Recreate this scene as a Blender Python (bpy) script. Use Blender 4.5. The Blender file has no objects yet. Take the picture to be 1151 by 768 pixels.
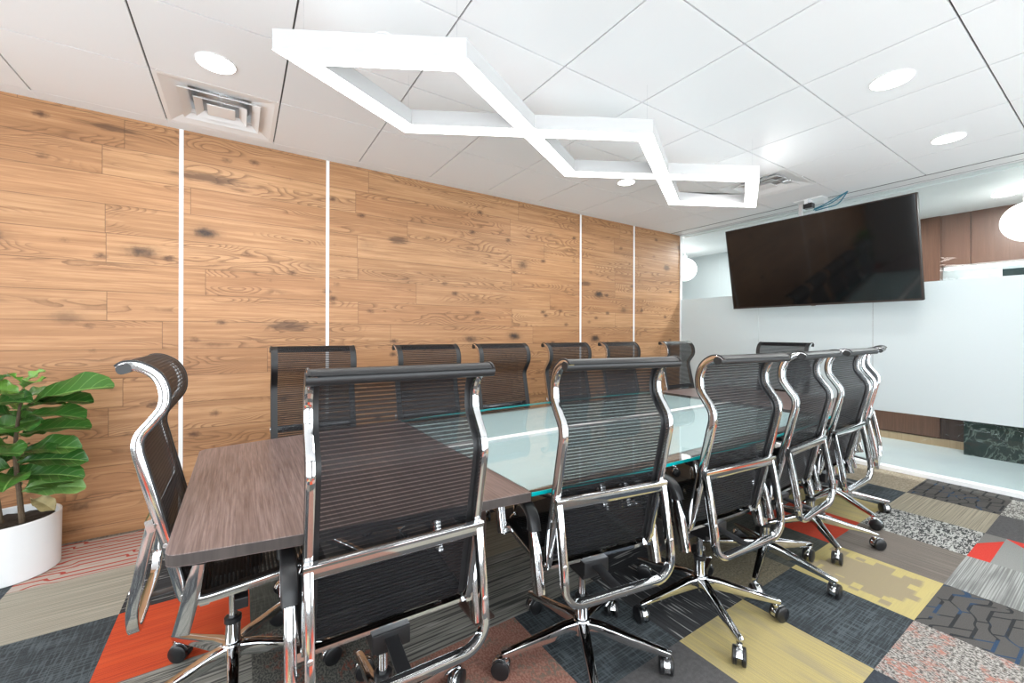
import bpy, bmesh, math, random
from mathutils import Vector, Matrix
PI = math.pi
S = bpy.context.scene
COL = S.collection
random.seed(7)

# ------------------------------------------------------------------ render look
S.view_settings.view_transform = 'Standard'
S.view_settings.look = 'None'
S.view_settings.gamma = 1
S.view_settings.use_curve_mapping = False
S.view_settings.exposure = 0.2
try:
    S.cycles.use_denoising = True
    S.cycles.transparent_max_bounces = 32
    S.cycles.max_bounces = 10
    S.cycles.diffuse_bounces = 5
    S.cycles.glossy_bounces = 5
    S.cycles.sample_clamp_indirect = 6
    S.cycles.caustics_reflective = False
    S.cycles.caustics_refractive = False
except Exception:
    pass

# ------------------------------------------------------------------ node helpers
class NT:
    def __init__(s, name):
        s.m = bpy.data.materials.new(name); s.m.use_nodes = True
        s.t = s.m.node_tree; s.t.nodes.clear()
        s.out = s.t.nodes.new('ShaderNodeOutputMaterial')
    def n(s, typ, **kw):
        nd = s.t.nodes.new(typ)
        for k, v in kw.items(): setattr(nd, k, v)
        return nd
    def L(s, a, b): s.t.links.new(a, b)
    def put(s, sock, v):
        if hasattr(v, 'is_output'): s.L(v, sock)
        else:
            if isinstance(v, (tuple, list)) and len(v) == 3 and sock.type == 'RGBA': v = (*v, 1)
            sock.default_value = v
    def math(s, op, a, b=0.0, c=None, clamp=False):
        nd = s.n('ShaderNodeMath', operation=op, use_clamp=clamp)
        s.put(nd.inputs[0], a); s.put(nd.inputs[1], b)
        if c is not None: s.put(nd.inputs[2], c)
        return nd.outputs[0]
    def mix(s, f, a, b, bt='MIX'):
        nd = s.n('ShaderNodeMix', data_type='RGBA', blend_type=bt)
        s.put(nd.inputs[0], f); s.put(nd.inputs[6], a); s.put(nd.inputs[7], b)
        return nd.outputs[2]
    def coord(s, which='Object'):
        return s.n('ShaderNodeTexCoord').outputs[which]
    def sep(s, v):
        nd = s.n('ShaderNodeSeparateXYZ'); s.L(v, nd.inputs[0]); return nd.outputs
    def comb(s, x=0.0, y=0.0, z=0.0):
        nd = s.n('ShaderNodeCombineXYZ')
        for i, v in enumerate((x, y, z)): s.put(nd.inputs[i], v)
        return nd.outputs[0]
    def noise(s, vec, scale=5, detail=3, rough=0.5, dist=0.0, out=0):
        nd = s.n('ShaderNodeTexNoise'); s.L(vec, nd.inputs['Vector'])
        nd.inputs['Scale'].default_value = scale; nd.inputs['Detail'].default_value = detail
        nd.inputs['Roughness'].default_value = rough; nd.inputs['Distortion'].default_value = dist
        return nd.outputs[out]
    def wn(s, vec, out=0):
        nd = s.n('ShaderNodeTexWhiteNoise', noise_dimensions='3D'); s.L(vec, nd.inputs['Vector']); return nd.outputs[out]
    def voro(s, vec, scale=1, feature='F1', out=0, rnd=1.0):
        nd = s.n('ShaderNodeTexVoronoi', feature=feature); s.L(vec, nd.inputs['Vector'])
        nd.inputs['Scale'].default_value = scale; nd.inputs['Randomness'].default_value = rnd
        return nd.outputs[out]
    def step(s, v, lo, hi):
        nd = s.n('ShaderNodeMapRange', clamp=True)
        s.put(nd.inputs[0], v); nd.inputs[1].default_value = lo; nd.inputs[2].default_value = hi
        return nd.outputs[0]
    def bump(s, h, st=0.3, d=0.001):
        nd = s.n('ShaderNodeBump'); s.put(nd.inputs['Height'], h)
        nd.inputs['Strength'].default_value = st; nd.inputs['Distance'].default_value = d
        return nd.outputs[0]
    def bsdf(s, col, rough=0.5, metal=0.0, normal=None, **kw):
        nd = s.n('ShaderNodeBsdfPrincipled')
        s.put(nd.inputs['Base Color'], col); s.put(nd.inputs['Roughness'], rough)
        s.put(nd.inputs['Metallic'], metal)
        if normal is not None: s.L(normal, nd.inputs['Normal'])
        for k, v in kw.items(): s.put(nd.inputs[k.replace('_', ' ')], v)
        return nd.outputs[0]
    def done(s, sh):
        s.L(sh, s.out.inputs['Surface']); return s.m

def plain(name, col, rough=0.5, metal=0.0, var=0.04, scale=30, **kw):
    t = NT(name)
    nz = t.noise(t.coord(), scale, 3)
    c = t.mix(nz, tuple(x * (1 - var) for x in col), tuple(min(1, x * (1 + var)) for x in col))
    return t.done(t.bsdf(c, rough, metal, **kw))
def emit(name, col, st):
    t = NT(name); e = t.n('ShaderNodeEmission'); e.inputs[0].default_value = (*col, 1); e.inputs[1].default_value = st
    return t.done(e.outputs[0])

def wood_wall():
    t = NT('oak_planks')
    x, y, z = t.sep(t.coord())
    ph = 0.187
    zr = t.math('ADD', t.math('DIVIDE', z, ph), 0.62)
    r = t.math('FLOOR', zr); zf = t.math('FRACT', zr)
    ro = t.wn(t.comb(r, 3.3, 1.7))
    xr = t.math('ADD', t.math('DIVIDE', x, 1.55), t.math('MULTIPLY', ro, 7.31))
    p = t.math('FLOOR', xr); xf = t.math('FRACT', xr)
    pid = t.comb(r, p, 5.0)
    w1 = t.wn(pid); w2 = t.wn(t.comb(p, r, 9.1)); w3 = t.wn(t.comb(p, 4.0, r))
    off = t.math('MULTIPLY', w1, 40.0)
    # fine streaky grain
    g1 = t.noise(t.comb(t.math('ADD', t.math('MULTIPLY', x, 1.6), off), off, t.math('MULTIPLY', z, 46)), 1.0, 5, 0.62, 0.5)
    g2 = t.noise(t.comb(t.math('ADD', t.math('MULTIPLY', x, 6.0), off), 3.0, t.math('MULTIPLY', z, 170)), 1.0, 3, 0.6)
    # cathedral rings
    warp = t.noise(t.comb(t.math('ADD', t.math('MULTIPLY', x, 1.5), off), off, t.math('MULTIPLY', z, 7.5)), 1.0, 1, 0.5)
    wob = t.noise(t.comb(t.math('MULTIPLY', x, 26), off, t.math('MULTIPLY', z, 30)), 1.0, 2, 0.5)
    ring = t.math('FRACT', t.math('MULTIPLY', t.math('ADD', t.math('ADD', warp, t.math('MULTIPLY', wob, 0.018)), t.math('MULTIPLY', z, 0.9)), 23.0))
    rl = t.math('MULTIPLY', t.step(ring, 0.45, 0.9), t.math('SUBTRACT', 1.0, t.step(ring, 0.9, 1.0)))
    figm = t.step(t.noise(t.comb(t.math('ADD', t.math('MULTIPLY', x, 0.9), off), 8.0, t.math('MULTIPLY', z, 7)), 1.0, 1), 0.50, 0.58)
    # knots
    kv = t.comb(t.math('MULTIPLY', t.math('ADD', x, t.math('MULTIPLY', g1, 0.05)), 1.9), 0.0, t.math('MULTIPLY', t.math('ADD', z, t.math('MULTIPLY', t.noise(t.coord(), 9, 3), 0.05)), 3.6))
    kd = t.voro(kv, 1.0); kc = t.voro(kv, 1.0, out=1)
    ks = t.sep(kc)
    kon = t.step(ks[0], 0.30, 0.42)
    kd2 = t.math('ADD', kd, t.math('MULTIPLY', t.math('SUBTRACT', t.noise(t.coord(), 42, 4), 0.5), 0.10))
    knot = t.math('MULTIPLY', t.math('SUBTRACT', 1.0, t.step(kd2, 0.05, 0.165)), kon)
    halo = t.math('MULTIPLY', t.math('SUBTRACT', 1.0, t.step(kd2, 0.05, 0.26)), kon)
    base = t.mix(w1, (0.385, 0.192, 0.084), (0.54, 0.305, 0.150))
    base = t.mix(t.math('MULTIPLY', w2, 0.55), base, (0.46, 0.222, 0.098))
    base = t.mix(t.math('MULTIPLY', t.step(g1, 0.42, 0.70), 0.60), base, (0.24, 0.104, 0.038))
    base = t.mix(t.math('MULTIPLY', t.math('SUBTRACT', 1.0, t.step(g1, 0.28, 0.46)), 0.30), base, (0.66, 0.41, 0.215))
    base = t.mix(t.math('MULTIPLY', t.step(g2, 0.5, 0.75), 0.35), base, (0.19, 0.088, 0.038))
    base = t.mix(t.math('MULTIPLY', t.math('MULTIPLY', rl, figm), 0.72), base, (0.16, 0.070, 0.028))
    base = t.mix(t.math('MULTIPLY', halo, 0.5), base, (0.14, 0.070, 0.033))
    base = t.mix(t.math('MULTIPLY', knot, 0.93), base, (0.030, 0.016, 0.010))
    kv2 = t.comb(t.math('MULTIPLY', t.math('ADD', x, t.math('MULTIPLY', g1, 0.03)), 4.6), 7.0, t.math('MULTIPLY', z, 7.5))
    k2 = t.math('ADD', t.voro(kv2, 1.0), t.math('MULTIPLY', t.math('SUBTRACT', t.noise(t.coord(), 60, 3), 0.5), 0.16))
    k2on = t.step(t.sep(t.voro(kv2, 1.0, out=1))[1], 0.50, 0.58)
    base = t.mix(t.math('MULTIPLY', t.math('MULTIPLY', t.math('SUBTRACT', 1.0, t.step(k2, 0.04, 0.21)), k2on), 0.85), base, (0.075, 0.032, 0.015))
    # a few broad dark mineral stains with ragged ends
    for (sx, sz, lx, lz) in ((-0.19, 2.40, 0.23, 0.038), (0.32, 1.355, 0.17, 0.045), (-0.70, 2.62, 0.16, 0.022), (3.42, 1.90, .11, .035), (4.95, 2.22, .08, .05), (1.18, 2.13, .10, .04)):
        dx = t.math('DIVIDE', t.math('SUBTRACT', x, sx), lx); dz = t.math('DIVIDE', t.math('SUBTRACT', z, sz), lz)
        d = t.math('SQRT', t.math('ADD', t.math('MULTIPLY', dx, dx), t.math('MULTIPLY', dz, dz)))
        d = t.math('ADD', d, t.math('MULTIPLY', t.math('SUBTRACT', t.noise(t.comb(t.math('MULTIPLY', x, 12), 0.0, t.math('MULTIPLY', z, 110)), 1.0, 4), 0.5), 1.6))
        base = t.mix(t.math('MULTIPLY', t.math('SUBTRACT', 1.0, t.step(d, 0.5, 1.1)), 0.72), base, (0.075, 0.036, 0.018))
    ez = t.math('MINIMUM', zf, t.math('SUBTRACT', 1.0, zf))
    ex = t.math('MULTIPLY', t.math('MINIMUM', xf, t.math('SUBTRACT', 1.0, xf)), 1.55 / ph)
    edge = t.math('SUBTRACT', 1.0, t.step(t.math('MINIMUM', ez, ex), 0.006, 0.016))
    base = t.mix(t.math('MULTIPLY', edge, 0.55), base, (0.085, 0.042, 0.020))
    h = t.math('SUBTRACT', t.math('MULTIPLY', g1, -0.4), edge)
    return t.done(t.bsdf(base, t.math('ADD', 0.42, t.math('MULTIPLY', g1, 0.2)), normal=t.bump(h, 0.35, 0.002)))

def laminate(name, c1, c2, c3, rough=0.35, ax='Y', sc=1.0):
    t = NT(name)
    x, y, z = t.sep(t.coord())
    a, b = (y, x) if ax == 'Y' else (x, y)
    if ax == 'Z': a, b = z, t.math('ADD', x, y)
    g = t.noise(t.comb(t.math('MULTIPLY', a, 5.0 * sc), t.math('MULTIPLY', b, 170 * sc), 0.0), 1.0, 4, 0.65, 0.3)
    g2 = t.noise(t.comb(t.math('MULTIPLY', a, 1.3 * sc), t.math('MULTIPLY', b, 34 * sc), 4.0), 1.0, 3, 0.6)
    c = t.mix(t.step(g, 0.34, 0.66), c1, c2)
    c = t.mix(t.math('MULTIPLY', t.step(g2, 0.5, 0.7), 0.5), c, c3)
    return t.done(t.bsdf(c, rough, normal=t.bump(g, 0.15, 0.0005)))

def carpet(name, kind, a, b, c=(0.1, 0.1, 0.1), rot=0):
    t = NT('carpet_' + name)
    x, y, z = t.sep(t.coord())
    if rot: x, y = y, x
    mv = lambda sx, sy, o=0.0: t.comb(t.math('MULTIPLY', x, sx), t.math('MULTIPLY', y, sy), o)
    fib = t.noise(mv(1, 1), 420, 2, 0.7)
    if kind == 'lined':      # fine regular tufted rows
        ln = t.noise(mv(1.2, 190), 1.0, 2, 0.5)
        bl = t.noise(mv(3, 14), 1.0, 2)
        col = t.mix(t.step(ln, 0.42, 0.58), a, b); col = t.mix(t.math('MULTIPLY', t.step(bl, 0.5, 0.66), 0.5), col, c)
    elif kind == 'streak':
        ln = t.noise(mv(1.5, 80), 1.0, 3, 0.6); l2 = t.noise(mv(3.5, 75, 3.0), 1.0, 2)
        col = t.mix(t.step(ln, 0.50, 0.56), a, b); col = t.mix(t.step(l2, 0.60, 0.64), col, c)
    elif kind == 'cross':
        l1 = t.noise(mv(7, 150), 1.0, 3, 0.6); l2 = t.noise(mv(120, 9, 2.0), 1.0, 3, 0.6)
        pt = t.noise(mv(5, 5), 1.0, 2)
        m = t.math('MULTIPLY', t.math('ADD', t.step(l1, 0.47, 0.60), t.step(l2, 0.49, 0.62)), t.step(pt, 0.15, 0.6))
        col = t.mix(t.math('MINIMUM', m, 1.0), a, b)
    elif kind == 'speck':
        n1 = t.noise(mv(150, 85), 1.0, 2, 0.7); n2 = t.noise(mv(9, 9, 2.0), 1.0, 3, 0.6); n3 = t.noise(mv(90, 45, 7.0), 1.0, 2)
        col = t.mix(t.step(n1, 0.46, 0.54), a, b)
        col = t.mix(t.math('MULTIPLY', t.step(n2, 0.48, 0.6), t.step(n3, 0.46, 0.54)), col, c)
    elif kind == 'crackle':
        n1 = t.noise(mv(22, 70), 1.0, 3, 0.6, 1.5)
        col = t.mix(t.step(n1, 0.47, 0.53), a, b)
    elif kind == 'block':
        q = t.comb(t.math('FLOOR', t.math('MULTIPLY', x, 17.7)), t.math('FLOOR', t.math('MULTIPLY', y, 23.7)), 1.0)
        lx = t.math('ABSOLUTE', t.math('SUBTRACT', t.math('FRACT', t.math('DIVIDE', t.math('ADD', x, 0.975), 0.508)), 0.5))
        ly = t.math('ABSOLUTE', t.math('SUBTRACT', t.math('FRACT', t.math('DIVIDE', t.math('SUBTRACT', y, 0.58), 0.506)), 0.5))
        w = t.math('ADD', t.math('MULTIPLY', t.wn(q), 0.40), t.math('SUBTRACT', 1.0, t.math('MULTIPLY', t.math('MAXIMUM', lx, ly), 1.45)))
        ln = t.noise(mv(4, 230), 1.0, 2, 0.5)
        col = t.mix(t.step(w, 0.66, 0.70), a, b); col = t.mix(t.math('MULTIPLY', t.step(ln, 0.45, 0.6), 0.25), col, c)
    elif kind == 'geo':      # angular line drawing
        br = t.n('ShaderNodeTexBrick', offset=0.42, offset_frequency=2)
        wz = t.math('ABSOLUTE', t.math('SUBTRACT', t.math('FRACT', t.math('MULTIPLY', x, 2.9)), 0.5))
        t.L(t.comb(t.math('ADD', x, t.math('MULTIPLY', y, 0.8)), t.math('ADD', y, t.math('MULTIPLY', t.step(t.noise(mv(5, 2.5, 6.0), 1.0, 0), 0.44, 0.56), 0.05)), 0.0), br.inputs['Vector'])
        br.inputs['Scale'].default_value = 1.0; br.inputs['Brick Width'].default_value = 0.19
        br.inputs['Row Height'].default_value = 0.066; br.inputs['Mortar Size'].default_value = 0.0058
        br.inputs['Mortar Smooth'].default_value = 0.0
        on = t.step(t.noise(mv(9, 6, 3.0), 1.0, 1), 0.30, 0.34)
        blue = t.step(t.noise(mv(5, 5, 9.0), 1.0, 1), 0.56, 0.60)
        col = t.mix(t.math('MULTIPLY', br.outputs['Fac'], on), a, t.mix(blue, b, c))
    elif kind == 'redline':
        wv = t.noise(mv(3, 4, 2.0), 1.0, 1)
        ph = t.math('FRACT', t.math('ADD', t.math('MULTIPLY', y, 21), t.math('MULTIPLY', t.math('SUBTRACT', t.step(wv, 0.48, 0.52), 0.5), 0.6)))
        m = t.math('SUBTRACT', 1.0, t.step(t.math('ABSOLUTE', t.math('SUBTRACT', ph, 0.5)), 0.12, 0.18))
        l2 = t.noise(mv(5, 130), 1.0, 2)
        col = t.mix(t.math('MULTIPLY', t.step(l2, 0.5, 0.6), 0.5), a, c); col = t.mix(m, col, b)
    elif kind == 'tri':
        up = t.math('GREATER_THAN', y, 0.489)
        sl = t.math('LESS_THAN', t.math('ADD', t.math('MULTIPLY', t.math('SUBTRACT', x, 3.832), 0.104), t.math('MULTIPLY', t.math('SUBTRACT', y, 0.595), 0.205)), 0.0)
        rr = t.math('GREATER_THAN', x, t.math('ADD', 4.0, t.math('MULTIPLY', t.math('SUBTRACT', y, 0.398), 1.16)))
        dk = t.math('GREATER_THAN', t.math('SUBTRACT', y, 0.37), t.math('MULTIPLY', t.math('SUBTRACT', x, 3.6), -0.35))
        col = t.mix(dk, c, a); col = t.mix(rr, col, b); col = t.mix(up, col, t.mix(sl, c, b))
    else:
        n1 = t.noise(mv(60, 60), 1.0, 3, 0.6); col = t.mix(t.step(n1, 0.3, 0.7), a, b)
    col = t.mix(t.step(fib, 0.2, 0.8), t.mix(0.30, col, (0, 0, 0)), t.mix(0.04, col, (1, 1, 1)))
    return t.done(t.bsdf(col, 0.95, normal=t.bump(fib, 0.6, 0.003), Specular_IOR_Level=0.15))

def mesh_fabric():
    t = NT('ribbed_mesh_fabric')
    u, v, w = t.sep(t.coord('UV'))
    fr = t.math('FRACT', t.math('DIVIDE', v, 0.0122))
    d = t.math('ABSOLUTE', t.math('SUBTRACT', fr, 0.5))
    slit = t.step(d, 0.33, 0.42)
    lw = t.n('ShaderNodeLayerWeight'); lw.inputs[0].default_value = 0.5      # woven threads close up at a slant
    fc = t.math('POWER', lw.outputs['Facing'], 2.0)
    alpha = t.math('SUBTRACT', 0.89, t.math('MULTIPLY', slit, 0.47))
    alpha = t.math('ADD', alpha, t.math('MULTIPLY', t.math('SUBTRACT', 1.0, alpha), t.math('MULTIPLY', fc, 1.0)))
    th = t.noise(t.comb(t.math('MULTIPLY', u, 700), t.math('MULTIPLY', v, 700), 0.0), 1.0, 2)
    col = t.mix(th, (0.004, 0.004, 0.005), (0.018, 0.018, 0.020))
    p = t.bsdf(col, 0.5, normal=t.bump(t.math('SUBTRACT', 1.0, t.step(d, 0.1, 0.5)), 0.5, 0.002), Alpha=alpha, Specular_IOR_Level=0.18)
    return t.done(p)

def clear_glass(name, tint=(0.93, 0.98, 0.97), ior=1.5):
    t = NT(name)
    tr = t.n('ShaderNodeBsdfTransparent'); tr.inputs[0].default_value = (*tint, 1)
    gl = t.n('ShaderNodeBsdfGlossy'); gl.inputs['Roughness'].default_value = 0.01
    fr = t.n('ShaderNodeFresnel'); fr.inputs[0].default_value = ior
    ge = t.n('ShaderNodeNewGeometry')      # fresnel on the entering face only, the leaving face lets light out
    fac = t.math('MULTIPLY', fr.outputs[0], t.math('SUBTRACT', 1.0, ge.outputs['Backfacing']))
    mx = t.n('ShaderNodeMixShader'); t.L(fac, mx.inputs[0]); t.L(tr.outputs[0], mx.inputs[1]); t.L(gl.outputs[0], mx.inputs[2])
    return t.done(mx.outputs[0])

def frosted():
    t = NT('frosted_film')
    df = t.n('ShaderNodeBsdfDiffuse'); df.inputs[0].default_value = (0.66, 0.71, 0.725, 1)
    tl = t.n('ShaderNodeBsdfTranslucent'); tl.inputs[0].default_value = (0.80, 0.86, 0.87, 1)
    mx = t.n('ShaderNodeMixShader'); mx.inputs[0].default_value = 0.3
    t.L(df.outputs[0], mx.inputs[1]); t.L(tl.outputs[0], mx.inputs[2])
    return t.done(mx.outputs[0])

def marble():
    t = NT('dark_marble')
    n1 = t.noise(t.coord(), 3.5, 6, 0.6, 1.6)
    v = t.math('ABSOLUTE', t.math('SUBTRACT', n1, 0.5))
    c = t.mix(t.math('SUBTRACT', 1.0, t.step(v, 0.0, 0.022)), (0.010, 0.018, 0.017), (0.16, 0.19, 0.17))
    c = t.mix(t.math('MULTIPLY', t.noise(t.coord(), 2, 4), 0.35), c, (0.08, 0.10, 0.085))
    return t.done(t.bsdf(c, 0.12))

def leafmat():
    t = NT('fig_leaf')
    u, v, w = t.sep(t.coord('UV'))
    mid = t.math('ABSOLUTE', t.math('SUBTRACT', u, 0.5))
    vein = t.math('FRACT', t.math('SUBTRACT', t.math('MULTIPLY', v, 7.0), t.math('MULTIPLY', mid, 3.2)))
    vm = t.math('MAXIMUM', t.math('SUBTRACT', 1.0, t.step(mid, 0.012, 0.03)), t.math('MULTIPLY', t.math('SUBTRACT', 1.0, t.step(vein, 0.03, 0.10)), 0.6))
    n = t.noise(t.coord(), 7, 3)
    at = t.n('ShaderNodeAttribute', attribute_name='tone')
    c = t.mix(n, (0.012, 0.055, 0.010), (0.035, 0.135, 0.020))
    c = t.mix(at.outputs['Fac'], c, (0.17, 0.36, 0.055))
    c = t.mix(t.math('MULTIPLY', vm, 0.55), c, (0.30, 0.48, 0.14))
    g = t.n('ShaderNodeNewGeometry')
    c = t.mix(t.math('MULTIPLY', g.outputs['Backfacing'], 0.45), c, (0.22, 0.36, 0.12))
    return t.done(t.bsdf(c, 0.30, normal=t.bump(vm, 0.5, 0.003), Subsurface_Weight=0.0))

M = {}
M['oak'] = wood_wall()
M['white_paint'] = plain('white_paint', (0.80, 0.80, 0.80), 0.55, var=0.01)
M['grey_paint'] = plain('grey_paint', (0.42, 0.42, 0.41), 0.6, var=0.01)
M['ceiling_tile'] = plain('ceiling_tile', (0.85, 0.86, 0.87), 0.85, var=0.012, scale=300)
M['grid_dark'] = plain('ceiling_gap', (0.10, 0.10, 0.10), 0.8)
M['duct'] = plain('grey_duct', (0.78, 0.78, 0.78), 0.6)
M['seam'] = plain('white_trim', (0.88, 0.88, 0.88), 0.35, var=0.01)
M['chrome'] = plain('chrome', (0.72, 0.73, 0.74), 0.07, 1.0, var=0.01)
M['alu'] = plain('brushed_aluminium', (0.86, 0.87, 0.88), 0.22, 1.0, var=0.03)
M['black_plastic'] = plain('black_plastic', (0.012, 0.012, 0.013), 0.32, var=0.1)
M['black_pad'] = plain('black_padding', (0.014, 0.014, 0.015), 0.40, var=0.1)
M['band'] = plain('black_hem_band', (0.010, 0.010, 0.011), 0.45, var=0.1)
M['mesh'] = mesh_fabric()
M['table_wood'] = laminate('taupe_wood_laminate', (0.095, 0.065, 0.060), (0.245, 0.180, 0.167), (0.072, 0.048, 0.044), 0.32, 'Y')
M['table_edge'] = laminate('taupe_edge_band', (0.035, 0.027, 0.024), (0.058, 0.045, 0.040), (0.03, 0.022, 0.02), 0.55, 'X')
M['dark_wood'] = laminate('dark_brown_laminate', (0.055, 0.032, 0.026), (0.09, 0.055, 0.045), (0.04, 0.024, 0.02), 0.4, 'Z')
M['corridor_wood'] = laminate('brown_corridor_veneer', (0.105, 0.048, 0.030), (0.15, 0.072, 0.047), (0.08, 0.036, 0.024), 0.35, 'Z', 0.6)
M['corridor_low'] = laminate('dark_corridor_panel', (0.042, 0.022, 0.018), (0.065, 0.034, 0.028), (0.035, 0.018, 0.015), 0.25, 'X', 0.6)
M['pale_wood'] = laminate('pale_wood_skirting', (0.36, 0.24, 0.14), (0.46, 0.32, 0.20), (0.30, 0.20, 0.12), 0.5, 'X')
M['glass'] = clear_glass('partition_glass', (0.95, 0.985, 0.98), 1.45)
M['table_glass'] = clear_glass('table_glass', (0.955, 0.985, 0.985), 1.7)
M['teal'] = plain('teal_glass_edge', (0.0, 0.42, 0.43), 0.15, var=0.05)
M['aqua_panel'] = plain('pale_aqua_insert', (0.50, 0.62, 0.645), 0.35, var=0.03, scale=4)
M['film'] = frosted()
M['screen'] = plain('screen_black', (0.004, 0.0045, 0.005), 0.06, var=0.1)
M['bezel'] = plain('brown_black_bezel', (0.035, 0.026, 0.023), 0.5, var=0.05, Specular_IOR_Level=0.2)
M['shell'] = plain('matt_black_shell', (0.02, 0.017, 0.016), 0.7, var=0.1, Specular_IOR_Level=0.15)
M['led'] = emit('light_diffuser', (1, 0.99, 0.97), 11.0)
M['housing'] = plain('white_metal_housing', (0.86, 0.86, 0.86), 0.35, var=0.01)
M['pendant'] = plain('white_pendant_metal', (0.50, 0.50, 0.50), 0.5, var=0.01)
M['uplight'] = emit('uplight_diffuser', (0.90, 0.96, 1), 1.5)  # invented glow that brightens the ceiling above the pendant
M['lamp_disc'] = emit('downlight_lens', (1, 0.99, 0.96), 22.0)
M['globe'] = emit('opal_globe', (1, 0.99, 0.97), 5.0)
M['marble'] = marble()
M['corr_floor'] = plain('polished_grey_tile', (0.52, 0.575, 0.59), 0.16, var=0.08, scale=2.5)
M['corr_wall'] = plain('light_grey_wall', (0.42, 0.45, 0.46), 0.6, var=0.02)
M['pot'] = plain('white_planter', (0.80, 0.81, 0.82), 0.25, var=0.01)
M['soil'] = plain('potting_soil', (0.035, 0.024, 0.016), 0.95, var=0.6, scale=80)
M['bark'] = plain('fig_bark', (0.11, 0.075, 0.045), 0.85, var=0.4, scale=60)
M['leaf'] = leafmat()
M['dryleaf'] = plain('dry_leaf', (0.30, 0.24, 0.11), 0.6, var=0.4, scale=30)
M['blue_cable'] = plain('blue_cable', (0.01, 0.16, 0.24), 0.4, var=0.1)
M['dark_glass'] = plain('dark_window_glass', (0.02, 0.035, 0.035), 0.05)
CP = {
 'navy': carpet('navy_crosshatch', 'cross', (0.020, 0.026, 0.031), (0.085, 0.105, 0.115)),
 'navy2': carpet('navy_plain', 'plain', (0.022, 0.028, 0.040), (0.045, 0.055, 0.07)),
 'yellow': carpet('yellow_lined', 'lined', (0.56, 0.44, 0.17), (0.44, 0.36, 0.17), (0.34, 0.29, 0.19), rot=1),
 'yblock': carpet('yellow_blocks', 'block', (0.57, 0.46, 0.18), (0.36, 0.29, 0.18), (0.40, 0.33, 0.17)),
 'taupe': carpet('taupe_lined', 'lined', (0.13, 0.108, 0.09), (0.23, 0.195, 0.165), (0.20, 0.165, 0.14), rot=1),
 'bw': carpet('black_white_crackle', 'crackle', (0.035, 0.037, 0.037), (0.50, 0.49, 0.46)),
 'beige': carpet('beige_lined', 'lined', (0.40, 0.35, 0.26), (0.24, 0.21, 0.155), (0.33, 0.29, 0.22)),
 'geo': carpet('charcoal_line_drawing', 'geo', (0.085, 0.078, 0.072), (0.012, 0.013, 0.015), (0.015, 0.045, 0.10)),
 'redspeck': carpet('red_grey_speckle', 'speck', (0.10, 0.09, 0.08), (0.50, 0.46, 0.42), (0.46, 0.20, 0.15)),
 'salmon': carpet('salmon_speckle', 'speck', (0.30, 0.12, 0.085), (0.44, 0.22, 0.16), (0.22, 0.17, 0.13)),
 'stripe': carpet('grey_stripe', 'lined', (0.40, 0.40, 0.38), (0.20, 0.20, 0.19), (0.15, 0.15, 0.145)),
 'tri': carpet('grey_red_triangles', 'tri', (0.27, 0.27, 0.255), (0.62, 0.035, 0.018), (0.19, 0.18, 0.165)),
 'charc': carpet('charcoal_plain', 'plain', (0.07, 0.066, 0.066), (0.11, 0.105, 0.105)),
 'red': carpet('red_plain', 'plain', (0.48, 0.035, 0.008), (0.60, 0.05, 0.012)),
 'orange': carpet('orange_red', 'lined', (0.66, 0.075, 0.010), (0.50, 0.045, 0.008), (0.70, 0.10, 0.02)),
 'blackline': carpet('black_white_streak', 'streak', (0.018, 0.019, 0.021), (0.035, 0.036, 0.04), (0.36, 0.36, 0.35), rot=0),
 'blackrow': carpet('black_white_rows', 'streak', (0.018, 0.019, 0.021), (0.035, 0.036, 0.04), (0.36, 0.36, 0.35), rot=1),
 'greyline': carpet('grey_streak', 'streak', (0.28, 0.27, 0.235), (0.075, 0.073, 0.065), (0.40, 0.38, 0.34)),
 'cream': carpet('cream_grey_lined', 'lined', (0.46, 0.42, 0.34), (0.27, 0.25, 0.20), (0.34, 0.31, 0.25)),
 'redline': carpet('cream_red_lines', 'redline', (0.50, 0.42, 0.36), (0.42, 0.05, 0.03), (0.40, 0.27, 0.22)),
 'olive': carpet('olive_speckle', 'speck', (0.11, 0.095, 0.06), (0.25, 0.21, 0.14), (0.17, 0.14, 0.08)),
 'dgreen': carpet('dark_green_grey', 'cross', (0.05, 0.052, 0.042), (0.10, 0.105, 0.085)),
 'specred': carpet('dark_red_speckle', 'speck', (0.05, 0.05, 0.045), (0.16, 0.155, 0.13), (0.22, 0.07, 0.045)),
 'beigepat': carpet('beige_pattern', 'crackle', (0.42, 0.36, 0.27), (0.31, 0.25, 0.175)),
 'whiteline': carpet('grey_white_crackle', 'crackle', (0.13, 0.12, 0.11), (0.50, 0.48, 0.44)),
}

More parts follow.
